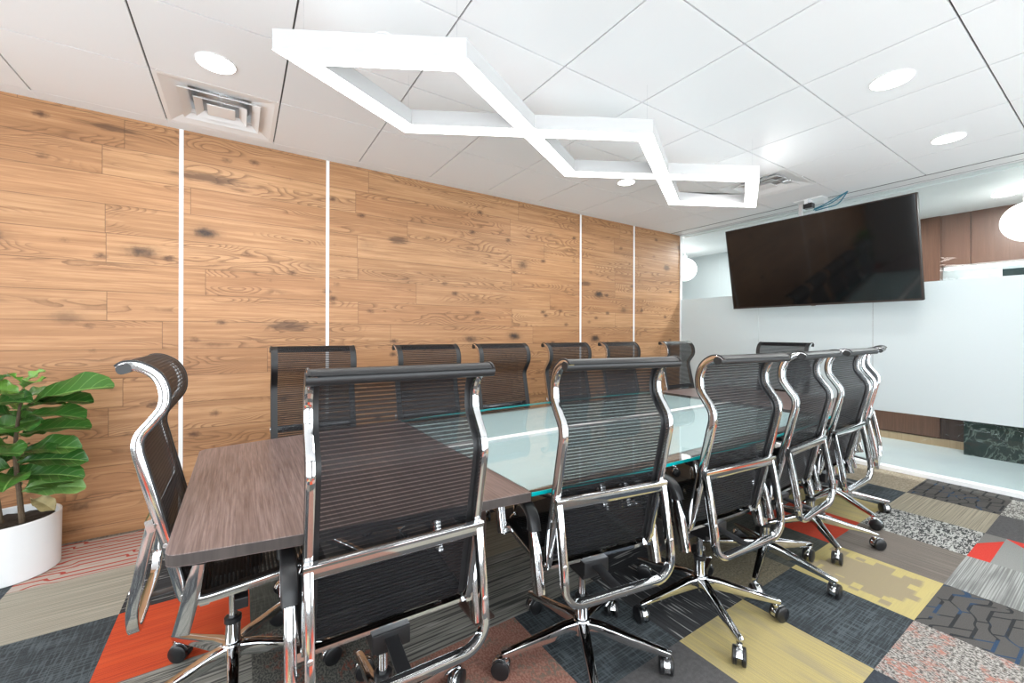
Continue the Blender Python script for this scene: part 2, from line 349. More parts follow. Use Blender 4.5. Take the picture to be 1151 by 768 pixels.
# ------------------------------------------------------------------ mesh helpers
class MB:
    def __init__(s): s.v = []; s.f = []; s.mi = []; s.uv = []; s.sm = []
    def face(s, idx, mi=0, uv=None, sm=False):
        s.f.append(idx); s.mi.append(mi); s.uv.append(uv); s.sm.append(sm)
    def box(s, lo, hi, mi=0, mat=None):
        b = len(s.v); x0, y0, z0 = lo; x1, y1, z1 = hi
        P = [(x0,y0,z0),(x1,y0,z0),(x1,y1,z0),(x0,y1,z0),(x0,y0,z1),(x1,y0,z1),(x1,y1,z1),(x0,y1,z1)]
        if mat is not None: P = [tuple(mat @ Vector(p)) for p in P]
        s.v += P
        for q in ((3,2,1,0),(4,5,6,7),(0,1,5,4),(1,2,6,5),(2,3,7,6),(3,0,4,7)): s.face(tuple(b+i for i in q), mi)
    def prism(s, poly, z0, z1, mi=0, mside=None):
        b = len(s.v); n = len(poly)
        s.v += [(x, y, z0) for x, y in poly] + [(x, y, z1) for x, y in poly]
        s.face(tuple(b+i for i in reversed(range(n))), mi); s.face(tuple(b+n+i for i in range(n)), mi)
        for i in range(n):
            j = (i+1) % n; s.face((b+i, b+j, b+n+j, b+n+i), mi if mside is None else mside)
    def lathe(s, prof, seg=20, mi=0, c=(0,0,0), axis='Z', cap=True, sm=True):
        b = len(s.v); n = len(prof)
        for r, z in prof:
            for k in range(seg):
                a = 2*PI*k/seg; p = (r*math.cos(a), r*math.sin(a), z)
                if axis == 'Y': p = (p[0], p[2], -p[1])
                if axis == 'X': p = (p[2], p[0], p[1])
                s.v.append((p[0]+c[0], p[1]+c[1], p[2]+c[2]))
        for i in range(n-1):
            for k in range(seg):
                k2 = (k+1) % seg
                s.face((b+i*seg+k, b+i*seg+k2, b+(i+1)*seg+k2, b+(i+1)*seg+k), mi, None, sm)
        if cap:
            s.face(tuple(b+k for k in reversed(range(seg))), mi); s.face(tuple(b+(n-1)*seg+k for k in range(seg)), mi)
    def sweep(s, pts, sec, side=None, mi=0, scales=None, sm=True, cap=True):
        """sec: (side, normal) offsets; side: fixed vector kept as the section's first axis"""
        pts = [Vector(p) for p in pts]; n = len(pts); m = len(sec); b = len(s.v)
        up = Vector(side) if side is not None else Vector((0, 0, 1))
        for i, p in enumerate(pts):
            T = (pts[min(i+1, n-1)] - pts[max(i-1, 0)]).normalized()
            Sd = up - T * up.dot(T)
            if Sd.length < 1e-4: Sd = Vector((1, 0, 0)) - T * T.x
            Sd.normalize(); N = T.cross(Sd)
            if side is None: up = Sd
            k = scales[i] if scales else (1, 1)
            for a, c in sec: s.v.append(tuple(p + Sd*a*k[0] + N*c*k[1]))
        for i in range(n-1):
            for j in range(m):
                j2 = (j+1) % m
                s.face((b+i*m+j, b+i*m+j2, b+(i+1)*m+j2, b+(i+1)*m+j), mi, None, sm)
        if cap:
            s.face(tuple(b+j for j in reversed(range(m))), mi); s.face(tuple(b+(n-1)*m+j for j in range(m)), mi)
    def build(s, name, mats, parent=None, loc=None, bevel=0, smooth_angle=None):
        me = bpy.data.meshes.new(name); me.from_pydata(s.v, [], s.f)
        if not isinstance(mats, (list, tuple)): mats = [mats]
        for m in mats: me.materials.append(m)
        me.polygons.foreach_set('material_index', s.mi)
        me.polygons.foreach_set('use_smooth', s.sm)
        if any(u is not None for u in s.uv):
            ul = me.uv_layers.new(name='UVMap')
            for p, u in zip(me.polygons, s.uv):
                if u is not None:
                    for li, c in zip(p.loop_indices, u): ul.data[li].uv = c
        me.update()
        bm = bmesh.new(); bm.from_mesh(me); bmesh.ops.recalc_face_normals(bm, faces=bm.faces)
        if bevel:
            es = [e for e in bm.edges if len(e.link_faces) == 2 and e.calc_face_angle(0) > 0.6]
            bmesh.ops.bevel(bm, geom=es, offset=bevel, segments=2, profile=0.7, affect='EDGES')
        bm.to_mesh(me); bm.free()
        if any(s.sm): me.set_sharp_from_angle(angle=math.radians(32))
        o = bpy.data.objects.new(name, me); COL.objects.link(o)
        if parent is not None: o.parent = parent
        if loc: o.location = loc
        return o
def rrect(a, b, r, k=3):
    """rounded rectangle section, half sizes a (side) and b (normal)"""
    out = []
    for cx, cy, a0 in ((a-r, b-r, 0), (-a+r, b-r, PI/2), (-a+r, -b+r, PI), (a-r, -b+r, 1.5*PI)):
        for i in range(k): t = a0 + PI/2*i/(k-1); out.append((cx+r*math.cos(t), cy+r*math.sin(t)))
    return out
def circ(r, k=10): return [(r*math.cos(2*PI*i/k), r*math.sin(2*PI*i/k)) for i in range(k)]
def crom(P, sub=6):
    P = [Vector(p) for p in P]; out = []
    Q = [P[0]*2-P[1]] + P + [P[-1]*2-P[-2]]
    for i in range(1, len(Q)-2):
        p0, p1, p2, p3 = Q[i-1:i+3]
        for k in range(sub):
            t = k/sub
            out.append(0.5*((2*p1)+(p2-p0)*t+(2*p0-5*p1+4*p2-p3)*t*t+(3*p1-p0-3*p2+p3)*t**3))
    out.append(P[-1]); return out
def tag(o, label=None, cat=None, group=None, kind=None):
    if label: o['label'] = label
    if cat: o['category'] = cat
    if group: o['group'] = group
    if kind: o['kind'] = kind
    return o
def empty(name, loc=(0,0,0), rz=0):
    o = bpy.data.objects.new(name, None); COL.objects.link(o); o.location = loc; o.rotation_euler = (0,0,rz)
    o.empty_display_size = 0.1; return o
def struct(o, label, cat='room'):
    return tag(o, label, cat, kind='structure')
def children(o): return [c for c in bpy.data.objects if c.parent == o]
def copy_tree(o, parent=None):
    c = o.copy(); COL.objects.link(c)
    if parent is not None: c.parent = parent
    for ch in children(o): copy_tree(ch, c)
    return c

# ------------------------------------------------------------------ room constants
D = 3.65; H = 2.706; GX = 5.266
XL, YB = -2.7, -1.7          # unseen left wall and back wall
TX0, TP = -1.018, 0.6096; TY0 = 2.894

# floor: patchwork of carpet squares
CX0, CY0, CPX, CPY = -0.975, 0.58, 0.508, 0.506
cells = {
 (4,-1):'specred',(5,-1):'navy2',(6,-1):'redspeck',(7,-1):'geo',(8,-1):'stripe',(9,-1):'tri',(10,-1):'charc',(11,-1):'whiteline',
 (4,0):'charc',(5,0):'yellow',(6,0):'navy',(7,0):'yblock',(8,0):'taupe',(9,0):'bw',(10,0):'beige',(11,0):'geo',(12,0):'geo',
 (3,0):'charc',(2,0):'specred',(1,0):'greyline',(0,0):'navy',
 (3,1):'salmon',(4,1):'navy',(5,1):'blackrow',(6,1):'olive',(7,1):'dgreen',(8,1):'red',(9,1):'yellow',(10,1):'navy',(11,1):'beigepat',
 (2,1):'specred',(1,1):'cream',(0,1):'charc',
 (0,2):'greyline',(1,2):'greyline',(2,2):'specred',(3,2):'greyline',(4,2):'greyline',(5,2):'blackline',(6,2):'charc',(7,2):'olive',(8,2):'navy',(9,2):'taupe',(10,2):'bw',(11,2):'yellow',
 (-1,3):'cream',(0,3):'navy',(1,3):'orange',(2,3):'dgreen',(3,3):'dgreen',(4,3):'beige',(5,3):'charc',(6,3):'navy',
 (-1,4):'navy2',(0,4):'cream',(1,4):'blackline',(2,4):'greyline',(3,4):'taupe',(4,4):'navy',
 (-1,5):'navy',(0,5):'redline',(1,5):'bw',(2,5):'beige',
 (12,-1):'charc',
}
fl = MB(); cmats = list(CP.values()); cidx = {k: i for i, k in enumerate(CP)}
rnd = random.Random(3); keys = list(CP)
for i in range(-4, 13):
    for j in range(-5, 7):
        x0, x1 = CX0+i*CPX, CX0+(i+1)*CPX; y0, y1 = CY0+j*CPY, CY0+(j+1)*CPY
        x0, x1 = max(x0, XL), min(x1, GX-.05); y0, y1 = max(y0, YB), min(y1, D)
        if x1-x0 < .005 or y1-y0 < .005: continue
        k = cells.get((i, j)) or rnd.choice([q for q in keys if q != 'tri'])
        fl.box((x0, y0, -0.03), (x1, y1, 0), cidx[k])
floor = fl.build('floor', cmats); struct(floor, 'patchwork carpet tile floor of the meeting room', 'floor')

# wood wall with white seams
w = MB(); sx = [-0.343, 0.592, 3.349, 4.278]
edges = [XL] + sx + [GX]
for i in range(5): w.box((edges[i]+(0.012 if i else 0), D, 0), (edges[i+1]-(0.012 if i < 4 else 0), D+0.03, H))
w.box((XL, D+0.03, 0), (GX, D+0.10, H+.1))
struct(w.build('wall_back', M['oak']), 'rustic knotty oak plank wall', 'wall')
for i, x in enumerate(sx):
    b = MB(); b.box((x-.012, D-0.004, 0), (x+.012, D+0.029, H)); struct(b.build('trim_%d' % (i+1), M['seam']), 'thin white vertical strip in the oak wall', 'trim')

# unseen room sides; the tall windows are invented to let daylight in
def window_wall(name, horiz, a0, a1, pos, openings, z0, z1, thick=0.12):
    b = MB()
    def bx(p0, p1, za, zb):
        if p1-p0 < .01 or zb-za < .01: return
        if horiz: b.box((p0, pos-thick, za), (p1, pos, zb))
        else: b.box((pos-thick, p0, za), (pos, p1, zb))
    cur = a0
    for o0, o1 in openings:
        bx(cur, o0, 0, H+.1); bx(o0, o1, 0, z0); bx(o0, o1, z1, H+.1); cur = o1
    bx(cur, a1, 0, H+.1)
    return b.build(name, M['grey_paint'])
struct(window_wall('wall_front', True, XL, GX+1.8, YB, [(-2.3,-1.2),(-0.7,0.4),(0.9,2.0),(2.5,3.6),(4.0,4.9)], 0.12, 2.62), 'grey wall behind the viewer with window openings', 'wall')
struct(window_wall('wall_left', False, YB, D+.1, XL, [(-1.4,-0.4),(0.2,1.2),(1.8,2.8)], 0.12, 2.62), 'grey wall left of the plant with window openings', 'wall')
wi = 1
for (hz, pos, ops) in ((True, YB, [(-2.3,-1.2),(-0.7,0.4),(0.9,2.0),(2.5,3.6),(4.0,4.9)]), (False, XL, [(-1.4,-0.4),(0.2,1.2),(1.8,2.8)])):
    for o0, o1 in ops:
        b = MB()
        mid = (o0+o1)/2
        for (p0, p1, za, zb) in ((o0,o0+.04,.12,2.62),(o1-.04,o1,.12,2.62),(mid-.02,mid+.02,.12,2.62),(o0,o1,.12,.17),(o0,o1,2.57,2.62)):
            if hz: b.box((p0, pos-.09, za), (p1, pos-.03, zb))
            else: b.box((pos-.09, p0, za), (pos-.03, p1, zb))
        struct(b.build('window_%d' % wi, M['black_plastic']), 'dark framed window behind the viewer', 'window'); wi += 1

# ceiling: slab plus lay-in tiles with narrow reveals
c = MB(); gap = 0.0028
ys = [3.65, 3.54] + [TY0 - TP*k for k in range(0, 9)]
XE = 5.035
VENTS = {(1, 1), (8, 3)}
for i in range(-3, 11):
    x0, x1 = TX0+i*TP, min(TX0+(i+1)*TP, XE)
    if x1-x0 < .02: continue
    for j in range(len(ys)-1):
        y1, y0 = ys[j], max(ys[j+1], YB)
        if y1-y0 < .02 or x1 <= XL: continue
        if (i, j) in VENTS: continue
        c.box((x0, y0, H+.012), (x1, y1, H+.10), 1)
        gy = 0.0040; gx = 0.0045
        if j == 0: c.box((x0+.0005, y0, H), (x1-.0005, y1, H+.012), 0); continue
        c.box((x0+gx, y0+gy, H), (x1-gx, y1-gy, H+.014), 0)
ceil = c.build('ceiling', [M['ceiling_tile'], M['grid_dark']]); struct(ceil, 'white suspended tile ceiling', 'ceiling')
b = MB(); b.box((XE, YB, H-.001), (XE+.013, D, H+.10)); struct(b.build('trim_5', M['grid_dark']), 'dark reveal at the ceiling edge', 'trim')
b = MB(); b.box((XE+.013, YB, H-.001), (GX-.060, D, H+.10)); b.box((GX-.048, YB, H-.004), (GX-.018, D, H+.1)); b.box((GX+.012, YB, H-.006), (GX+.10, D, H+.10))
b.box((GX-.060, YB, H-.001), (GX-.048, D, H+.10), 1); b.box((GX-.018, YB, H-.001), (GX-.006, D, H+.10), 1)
struct(b.build('trim_6', [M['white_paint'], M['grid_dark']]), 'white header above the glass partition', 'trim')
b = MB(); b.box((GX-.055, YB, -.03), (GX+.045, D, 0.035)); struct(b.build('baseboard_right', M['seam'], bevel=.002), 'white floor track under the glass partition', 'baseboard')
b = MB(); b.box((GX-.02, D-.012, .035), (GX+.02, D, H)); struct(b.build('trim_7', M['seam']), 'white jamb between oak wall and glass', 'trim')

# glass partition: panes with frosted band
pe = [YB, -0.68, 0.405, 1.49, 2.577, D-.012]
for k in range(5):
    b = MB(); b.box((GX-.005, pe[k]+.0015, .035), (GX+.005, pe[k+1]-.0015, H-.002))
    g = b.build('window_%d' % wi, M['glass']); wi += 1; struct(g, 'clear glass partition pane', 'window')
    f = MB(); f.box((GX-.0065, pe[k]+.0015, 0.56), (GX-.0055, pe[k+1]-.0015, 1.79)); o = f.build('frosted_film', M['film'], g)

# corridor beyond
CX = 6.85; CZ = 2.69; CY1 = 6.0; CYb = -1.7
b = MB(); b.box((GX+.045, CYb, -.03), (CX+.2, CY1, 0.0)); struct(b.build('floor_corridor', M['corr_floor']), 'pale polished corridor floor', 'floor')
for y in (0.35, 1.55, 2.75, 3.95):
    pass
b = MB(); b.box((GX+.10, CYb, CZ), (CX+.2, CY1, CZ+.1)); struct(b.build('ceiling_corridor', M['white_paint']), 'white corridor ceiling beyond the glass', 'ceiling')
b = MB(); b.box((CX, CYb, 2.10), (CX+.1, 1.075, CZ)); b.box((CX, 1.085, 2.10), (CX+.1, 1.95, CZ)); b.box((CX-.02, 1.32, .1), (CX+.1, 1.95, CZ)); b.box((CX+.02, 1.07, 2.10), (CX+.1, 1.09, CZ))
struct(b.build('wall_corridor', M['corridor_wood']), 'brown veneer panels on the corridor wall', 'wall')
b = MB(); b.box((CX+.10, CYb, 0.9), (CX+.16, 1.95, 2.12)); struct(b.build('wall_recess', M['corr_wall']), 'pale recess behind the counter', 'wall')
b = MB(); b.box((CX, CYb, .088), (CX+.16, 1.95, 1.0)); b.box((CX, 1.96, .088), (CX+.16, 3.2, 1.0)); struct(b.build('wall_low', M['corridor_low']), 'dark brown lower panel of the corridor wall', 'wall')
b = MB(); b.box((CX-.012, CYb, 0), (CX+.16, 3.2, .088)); struct(b.build('baseboard_corridor', M['pale_wood']), 'pale wood skirting in the corridor', 'baseboard')
b = MB(); b.box((CX+.02, 1.95, 1.0), (CX+.16, CY1, CZ)); b.box((CX+.02, 3.2, 0), (CX+.16, CY1, 1.0)); struct(b.build('wall_far', M['corr_wall']), 'pale grey corridor wall', 'wall')
b = MB(); b.box((GX+.1, CY1, 0), (CX+.2, CY1+.1, H)); struct(b.build('wall_end', M['white_paint']), 'white corridor end wall', 'wall')
b = MB(); b.box((GX, D+.1, 0), (GX+.1, CY1, H+.1)); struct(b.build('wall_side', M['white_paint']), 'white corridor wall behind the oak wall', 'wall')
for (y0, y1) in ((0.35, 0.62), (0.66, 0.86)):
    b = MB(); b.box((CX+.085, y0, 1.93), (CX+.10, y1, 2.02)); b.box((CX+.08, y0-.02, 1.91), (CX+.10, y0, 2.04), 1); b.box((CX+.08, y1, 1.91), (CX+.10, y1+.02, 2.04), 1)
    struct(b.build('window_%d' % wi, [M['dark_glass'], M['seam']]), 'small dark window in the corridor recess', 'window'); wi += 1
desk = MB(); desk.box((6.60, -0.6, 0.0), (6.84, 1.09, 0.98)); desk.box((6.57, -0.62, .98), (6.84, 1.11, 1.02))
tag(desk.build('reception_desk', M['marble'], bevel=.003), 'dark veined marble desk block behind the frosted glass', 'desk')
b = MB(); b.box((CX+.07, -0.6, 2.06), (CX+.098, 1.30, 2.085))
tag(b.build('linear_wall_light', M['globe']), 'thin bright light line under the brown corridor panels', 'light')

# opal globes
def globe(y, label):
    r = empty('globe_pendant', (6.17, y, 2.37)); tag(r, label, 'pendant light', 'opal globes in the corridor')
    g = MB(); g.lathe([(max(.001, .185*math.sin(PI*i/20)), -.185*math.cos(PI*i/20)) for i in range(21)], 36, cap=False); g.build('globe', M['globe'], r)
    g = MB(); g.lathe([(.035, .18), (.035, .23), (.008, .235), (.008, .32)], 16); g.build('stem', M['housing'], r)
    return r
globe(0.60, 'white globe pendant at the right edge beyond the glass')
globe(4.20, 'white globe pendant beside the oak wall corner')

# ------------------------------------------------------------------ zigzag pendant light
def offset_strip(pts, w):
    """closed outline of an open polyline of half width w with mitred joints"""
    P = [Vector(p) for p in pts]; L, R = [], []
    for i, p in enumerate(P):
        d1 = (P[i]-P[i-1]).normalized() if i else None
        d2 = (P[i+1]-P[i]).normalized() if i < len(P)-1 else None
        a = d1 or d2; c_ = d2 or d1
        n1 = Vector((-a.y, a.x)); n2 = Vector((-c_.y, c_.x)); n = (n1+n2).normalized(); k = w/max(.3, n.dot(n1))
        L.append(p+n*k); R.append(p-n*k)
    return L, R
zx = [0.189, 0.760, 1.335, 1.912, 2.490, 3.070, 3.675]; yc = 1.872; hy = 0.322
LZ0, LZ1 = 2.413, 2.496
lit = empty('zigzag_pendant_light', (zx[3], yc, LZ1)); tag(lit, 'white suspended zigzag linear light of three joined diamonds', 'pendant light')
def zz(sgn):
    return [(zx[i], yc + (0 if i % 2 == 0 else sgn*hy*(-1)**((i-1)//2))) for i in range(7)]
fr = MB(); df = MB()
for sg in (1, -1):
    pts = zz(sg); Lp, Rp = offset_strip(pts, 0.043); Ld, Rd = offset_strip(pts, 0.041)
    # both strips meet in one mitred point at either end
    for q, o_, s2 in ((0, 1, 1), (6, 5, -1)):
        th = math.atan2(hy, abs(zx[o_]-zx[q])); kk = .043/math.sin(th)
        outer = Vector((zx[q]-s2*kk, yc)); inner = Vector((zx[q]+s2*kk, yc))
        up_ = pts[o_][1] > yc
        first = (outer, inner) if up_ == (s2 > 0) else (inner, outer)
        for A, v_ in ((Lp, first[0]), (Rp, first[1])): A[q] = v_
    for i in range(6):
        a, b_, c_, d_ = Lp[i], Lp[i+1], Rp[i+1], Rp[i]
        fr.prism([tuple(a-Vector((zx[3], yc))), tuple(b_-Vector((zx[3], yc))), tuple(c_-Vector((zx[3], yc))), tuple(d_-Vector((zx[3], yc)))], LZ0-LZ1+(.002 if sg > 0 else .0022), 0)
        e = [Vector((p.x-zx[3], p.y-yc)) for p in (a, b_, c_, d_)]
        df.prism([tuple(p) for p in e], LZ0-LZ1-(0.0 if sg > 0 else .0004), LZ0-LZ1+.0015)
fr.build('housing', M['pendant'], lit); df.build('diffuser', M['led'], lit)
ul = MB()  # glowing strip added on top of the housing to lift the ceiling
for sg in (1, -1):
    pts = zz(sg)
    for i in range(6):
        a_, b_ = Vector(pts[i])-Vector((zx[3], yc)), Vector(pts[i+1])-Vector((zx[3], yc)); u = (b_-a_).normalized(); n_ = Vector((-u.y, u.x))*.028
        a_ = a_+u*.06; b_ = b_-u*.06
        ul.prism([tuple(a_+n_), tuple(a_-n_), tuple(b_-n_), tuple(b_+n_)], .0005, .0025)
ul.build('uplight_strip', M['uplight'], lit)
for (x, y) in ((zx[1]-.02, yc-hy), (zx[1], yc+hy), (zx[3], yc-hy-.01), (zx[3], yc+hy), (zx[5], yc-hy), (zx[5], yc+hy), (zx[0]+.02, yc-.02), (zx[6]-.02, yc)):
    g = MB(); g.sweep([(x-zx[3], y-yc, -.002), (x-zx[3], y-yc, H-LZ1)], circ(.0012, 6)); g.build('suspension_wire', M['alu'], lit)

# downlights
def downlight(x, y, z, r, label, grp='round recessed downlights in the tile ceiling'):
    e = empty('recessed_downlight', (x, y, z)); tag(e, label, 'downlight', grp)
    g = MB(); g.lathe([(r*1.06, 0.0), (r*1.06, -.004), (r*1.0, -.006), (r*.98, -.002)], 32, cap=False); g.build('trim_ring', M['housing'], e)
    g = MB(); g.lathe([(r*.985, -.0045), (r*.985, -.001)], 32); g.build('lens', M['lamp_disc'], e)
downlight(-0.109, 2.65, H, .085, 'round downlight beside the square vent above the oak wall')
downlight(2.991, 0.77, H, .09, 'round downlight at upper right, larger of the two near the screen')
downlight(4.214, 0.775, H, .085, 'round downlight nearest the glass wall above the screen')
downlight(2.979, 2.633, H, .075, 'round downlight seen just under the zigzag light')
downlight(6.204, 0.753, CZ, .07, 'round downlight in the corridor ceiling beyond the glass', 'corridor downlight')
e = MB(); e.lathe([(.052, 0.0), (.052, -.003), (.046, -.004)], 28); tag(e.build('sprinkler_cover', M['ceiling_tile'], loc=(.573, 1.99, H)), 'small round white cover plate on ceiling above the zigzag light', 'sprinkler cover')

# square diffusers
def vent(ci, cj, label):
    x0 = TX0+ci*TP; x1 = x0+TP; y1 = ys[cj]; y0 = ys[cj+1]
    cx, cyy = (x0+x1)/2, (y0+y1)/2; hx, hyy = (x1-x0)/2-.004, (y1-y0)/2-.003
    e = empty('ceiling_air_diffuser', (cx, cyy, H)); tag(e, label, 'air vent', 'square ceiling air diffusers')
    def ring(g, o, i, zo, zi, t=.003, mi=0):
        b = len(g.v)
        for (ax, ay, z) in ((o[0], o[1], zo), (i[0], i[1], zi), (i[0], i[1], zi+t), (o[0], o[1], zo+t)):
            g.v += [(-ax, -ay, z), (ax, -ay, z), (ax, ay, z), (-ax, ay, z)]
        for r_ in range(4):
            for k in range(4):
                k2 = (k+1) % 4; r2 = (r_+1) % 4
                g.face((b+r_*4+k, b+r_*4+k2, b+r2*4+k2, b+r2*4+k), mi)
    g = MB(); ring(g, (hx, hyy), (hx-.022, hyy-.022), 0, 0); ring(g, (hx-.022, hyy-.022), (.16, .16), 0, .040)
    g.build('frame', M['housing'], e)
    g = MB(); g.lathe([(.15, .035), (.15, .10)], 32, cap=False); g.v += []; g.build('duct_collar', M['alu'], e)
    g = MB(); g.box((-.3, -.3, .10), (.3, .3, .105)); g.build('duct_top', M['duct'], e)
    for k, (o, z) in enumerate(((.205, -.004), (.135, -.006))):
        g = MB(); ring(g, (o, o), (o-.04, o-.04), z, .022); g.build('cone', M['housing'], e)
    g = MB(); g.box((-.072, -.072, -.006), (.072, .072, -.001)); g.build('centre_plate', M['housing'], e, bevel=.002)
    g = MB(); g.box((-.006, -.17, .026), (.006, .17, .034)); g.build('cross_brace', M['housing'], e)
vent(1, 1, 'square louvred air diffuser beside the oak wall')
vent(8, 3, 'square louvred air diffuser above the screen near the glass wall')

# ------------------------------------------------------------------ television
tvt = [Vector((4.85, 2.763, 2.527)), Vector((4.85, 1.078, 2.529))]; tvb = [Vector((5.03, 2.752, 1.606)), Vector((5.03, 1.078, 1.610))]
tc = (tvt[0]+tvt[1]+tvb[0]+tvb[1])/4
tv = empty('television', tuple(tc)); tag(tv, 'large black flat screen hung tilted in front of the glass wall', 'television')
yv = Vector((0, 1, 0)); upv = ((tvt[0]+tvt[1])-(tvb[0]+tvb[1])).normalized(); nv = yv.cross(upv)   # outward normal candidates
if nv.x > 0: nv = -nv
MT = Matrix((( yv.x, upv.x, nv.x, 0), (yv.y, upv.y, nv.y, 0), (yv.z, upv.z, nv.z, 0), (0,0,0,1)))
Wt, Ht = 1.68/2, .936/2
g = MB(); g.box((-Wt, -Ht, -.05), (Wt, Ht, -.003), mat=MT); g.box((-Wt*.7, -Ht*.8, -.075), (Wt*.7, Ht*.5, -.05), mat=MT); g.build('back_shell', M['shell'], tv, bevel=.003)
g = MB()
for q in (((-Wt, -Ht), (-Wt+.010, Ht)), ((Wt-.010, -Ht), (Wt, Ht)), ((-Wt, Ht-.010), (Wt, Ht)), ((-Wt, -Ht), (Wt, -Ht+.018))):
    g.box((q[0][0], q[0][1], -.003), (q[1][0], q[1][1], .003), mat=MT)
g.build('bezel', M['bezel'], tv)
g = MB(); g.box((-Wt+.010, -Ht+.018, -.003), (Wt-.010, Ht-.010, .0005), mat=MT); g.build('screen', M['screen'], tv)
g = MB(); g.box((-.02, -Ht-.006, -.02), (.02, -Ht, 0), mat=MT); g.build('logo_tab', M['alu'], tv)
mt = empty('ceiling_tv_mount', (5.0, 1.92, H)); tag(mt, 'white and black ceiling bracket holding the screen above its top edge', 'bracket')
g = MB(); g.box((-.10, -.13, -.012), (.045, .13, 0)); g.build('ceiling_plate', M['housing'], mt, bevel=.002)
g = MB(); g.box((.015, -.13, -.60), (.045, -.10, -.012)); g.box((.015, .10, -.60), (.045, .13, -.012)); g.build('pole', M['housing'], mt)
g = MB(); g.box((-.13, -.05, -.105), (-.06, .03, -.055)); g.build('clamp', M['black_plastic'], mt, bevel=.003)
g = MB(); g.box((-.13, -.01, -.06), (.0, .02, -.012)); g.build('arm', M['housing'], mt)
for k, (dy, sg) in enumerate(((0, 0), (.02, .03), (-.03, .055))):
    cb = MB(); cb.sweep(crom([(4.90, 1.86+dy*.3, 2.585-.01*k), (4.90, 1.80+dy, 2.600-sg*.5), (4.93, 1.70+dy, 2.650-sg), (4.96, 1.60, 2.703)], 6), circ(.0055, 8))
    tag(cb.build('blue_cable', M['blue_cable']), 'blue data cable looping from the ceiling to the screen bracket', 'cable', 'blue cables above the screen')

# ------------------------------------------------------------------ conference table
TXc, TYc = 2.13, 1.907
def hw(x): return .785 - .222*((x-TXc)/2.29)**2
def boat(x0, x1, n=24, corner=None, inset=0.0):
    xs_ = [x0+(x1-x0)*i/n for i in range(n+1)]
    lo = [(x, TYc-hw(x)+inset) for x in xs_]; hi = [(x, TYc+hw(x)-inset) for x in reversed(xs_)]
    P = lo+hi
    if corner:
        r = .035; out = []
        for p in P: out.append(p)
        def rc(c0, pr, nx):
            a = Vector(c0)+(Vector(pr)-Vector(c0)).normalized()*r; b = Vector(c0)+(Vector(nx)-Vector(c0)).normalized()*r
            return [tuple((1-t)**2*a+2*t*(1-t)*Vector(c0)+t*t*b) for t in (0, .25, .5, .75, 1)]
        if corner == 'L':
            P = rc(lo[0], hi[-1], lo[1]) + lo[1:] + hi[:-1] + rc(hi[-1], hi[-2], lo[0])
        else:
            P = lo[:-1] + rc(lo[-1], lo[-2], hi[0]) + rc(hi[0], lo[-1], hi[1]) + hi[1:]
    return P
TZ = 0.745
tbl = empty('conference_table', (TXc, TYc, 0)); tag(tbl, 'long boat shaped meeting table with taupe wood ends and glass centre', 'table')
loc = lambda P: [(x-TXc, y-TYc) for x, y in P]
XA, XB, XG0, XG1 = -0.160, 4.42, 0.862, 3.40
g = MB(); g.prism(loc(boat(XA, XG0-.001, 12, 'L')), TZ-.032, TZ, 0, 1); g.build('wooden_end', [M['table_wood'], M['table_edge']], tbl, bevel=.0015)
g = MB(); g.prism(loc(boat(XG1+.001, XB, 12, 'R')), TZ-.032, TZ, 0, 1); g.build('wooden_end', [M['table_wood'], M['table_edge']], tbl, bevel=.0015)
g = MB(); g.prism(loc(boat(XG0, XG1, 24, None, .06)), TZ-.045, TZ-.020, 0, 1); g.build('undertop', [M['table_wood'], M['table_edge']], tbl)
for sg in (-1, 1):
    g = MB(); y0, y1 = (-.66, -.028) if sg < 0 else (.028, .66); g.box((XG0+.03-TXc, y0, TZ-.0195), (XG1-.03-TXc, y1, TZ-.0165)); g.build('aqua_insert', M['aqua_panel'], tbl)
    xs_ = [XG0+.001+(XG1-XG0-.002)*i/24 for i in range(25)]
    near = [(x-TXc, sg*.026) for x in xs_]; far = [(x-TXc, sg*hw(x)) for x in reversed(xs_)]
    P = near+far if sg > 0 else list(reversed(near))+list(reversed(far))
    g = MB(); g.prism(P, TZ-.0155, TZ-.001, 0, 0); g.build('glass_top', [M['table_glass']], tbl)
    e = [(x-TXc, sg*(hw(x)+.0005)) for x in xs_]; 
    g = MB(); g.sweep([(x, y, TZ-.0083) for x, y in e], rrect(.0072, .0022, .002), side=(0, 0, 1)); g.build('glass_edge', M['teal'], tbl)
g = MB(); g.box((XG0+.001-TXc, -.025, TZ-.0195), (XG1-.001-TXc, .025, TZ-.001)); g.build('centre_strip', M['seam'], tbl)
for x in (0.93, 2.13, 3.33):
    g = MB(); g.box((x-.02-TXc, -.24, 0.012), (x+.02-TXc, .24, TZ-.045)); g.box((x-.05-TXc, -.27, 0), (x+.05-TXc, .27, .012)); g.build('leg', M['dark_wood'], tbl, bevel=.002)
g = MB(); g.box((.95-TXc, .05, .55), (3.31-TXc, .09, TZ-.046)); g.build('beam', M['dark_wood'], tbl)

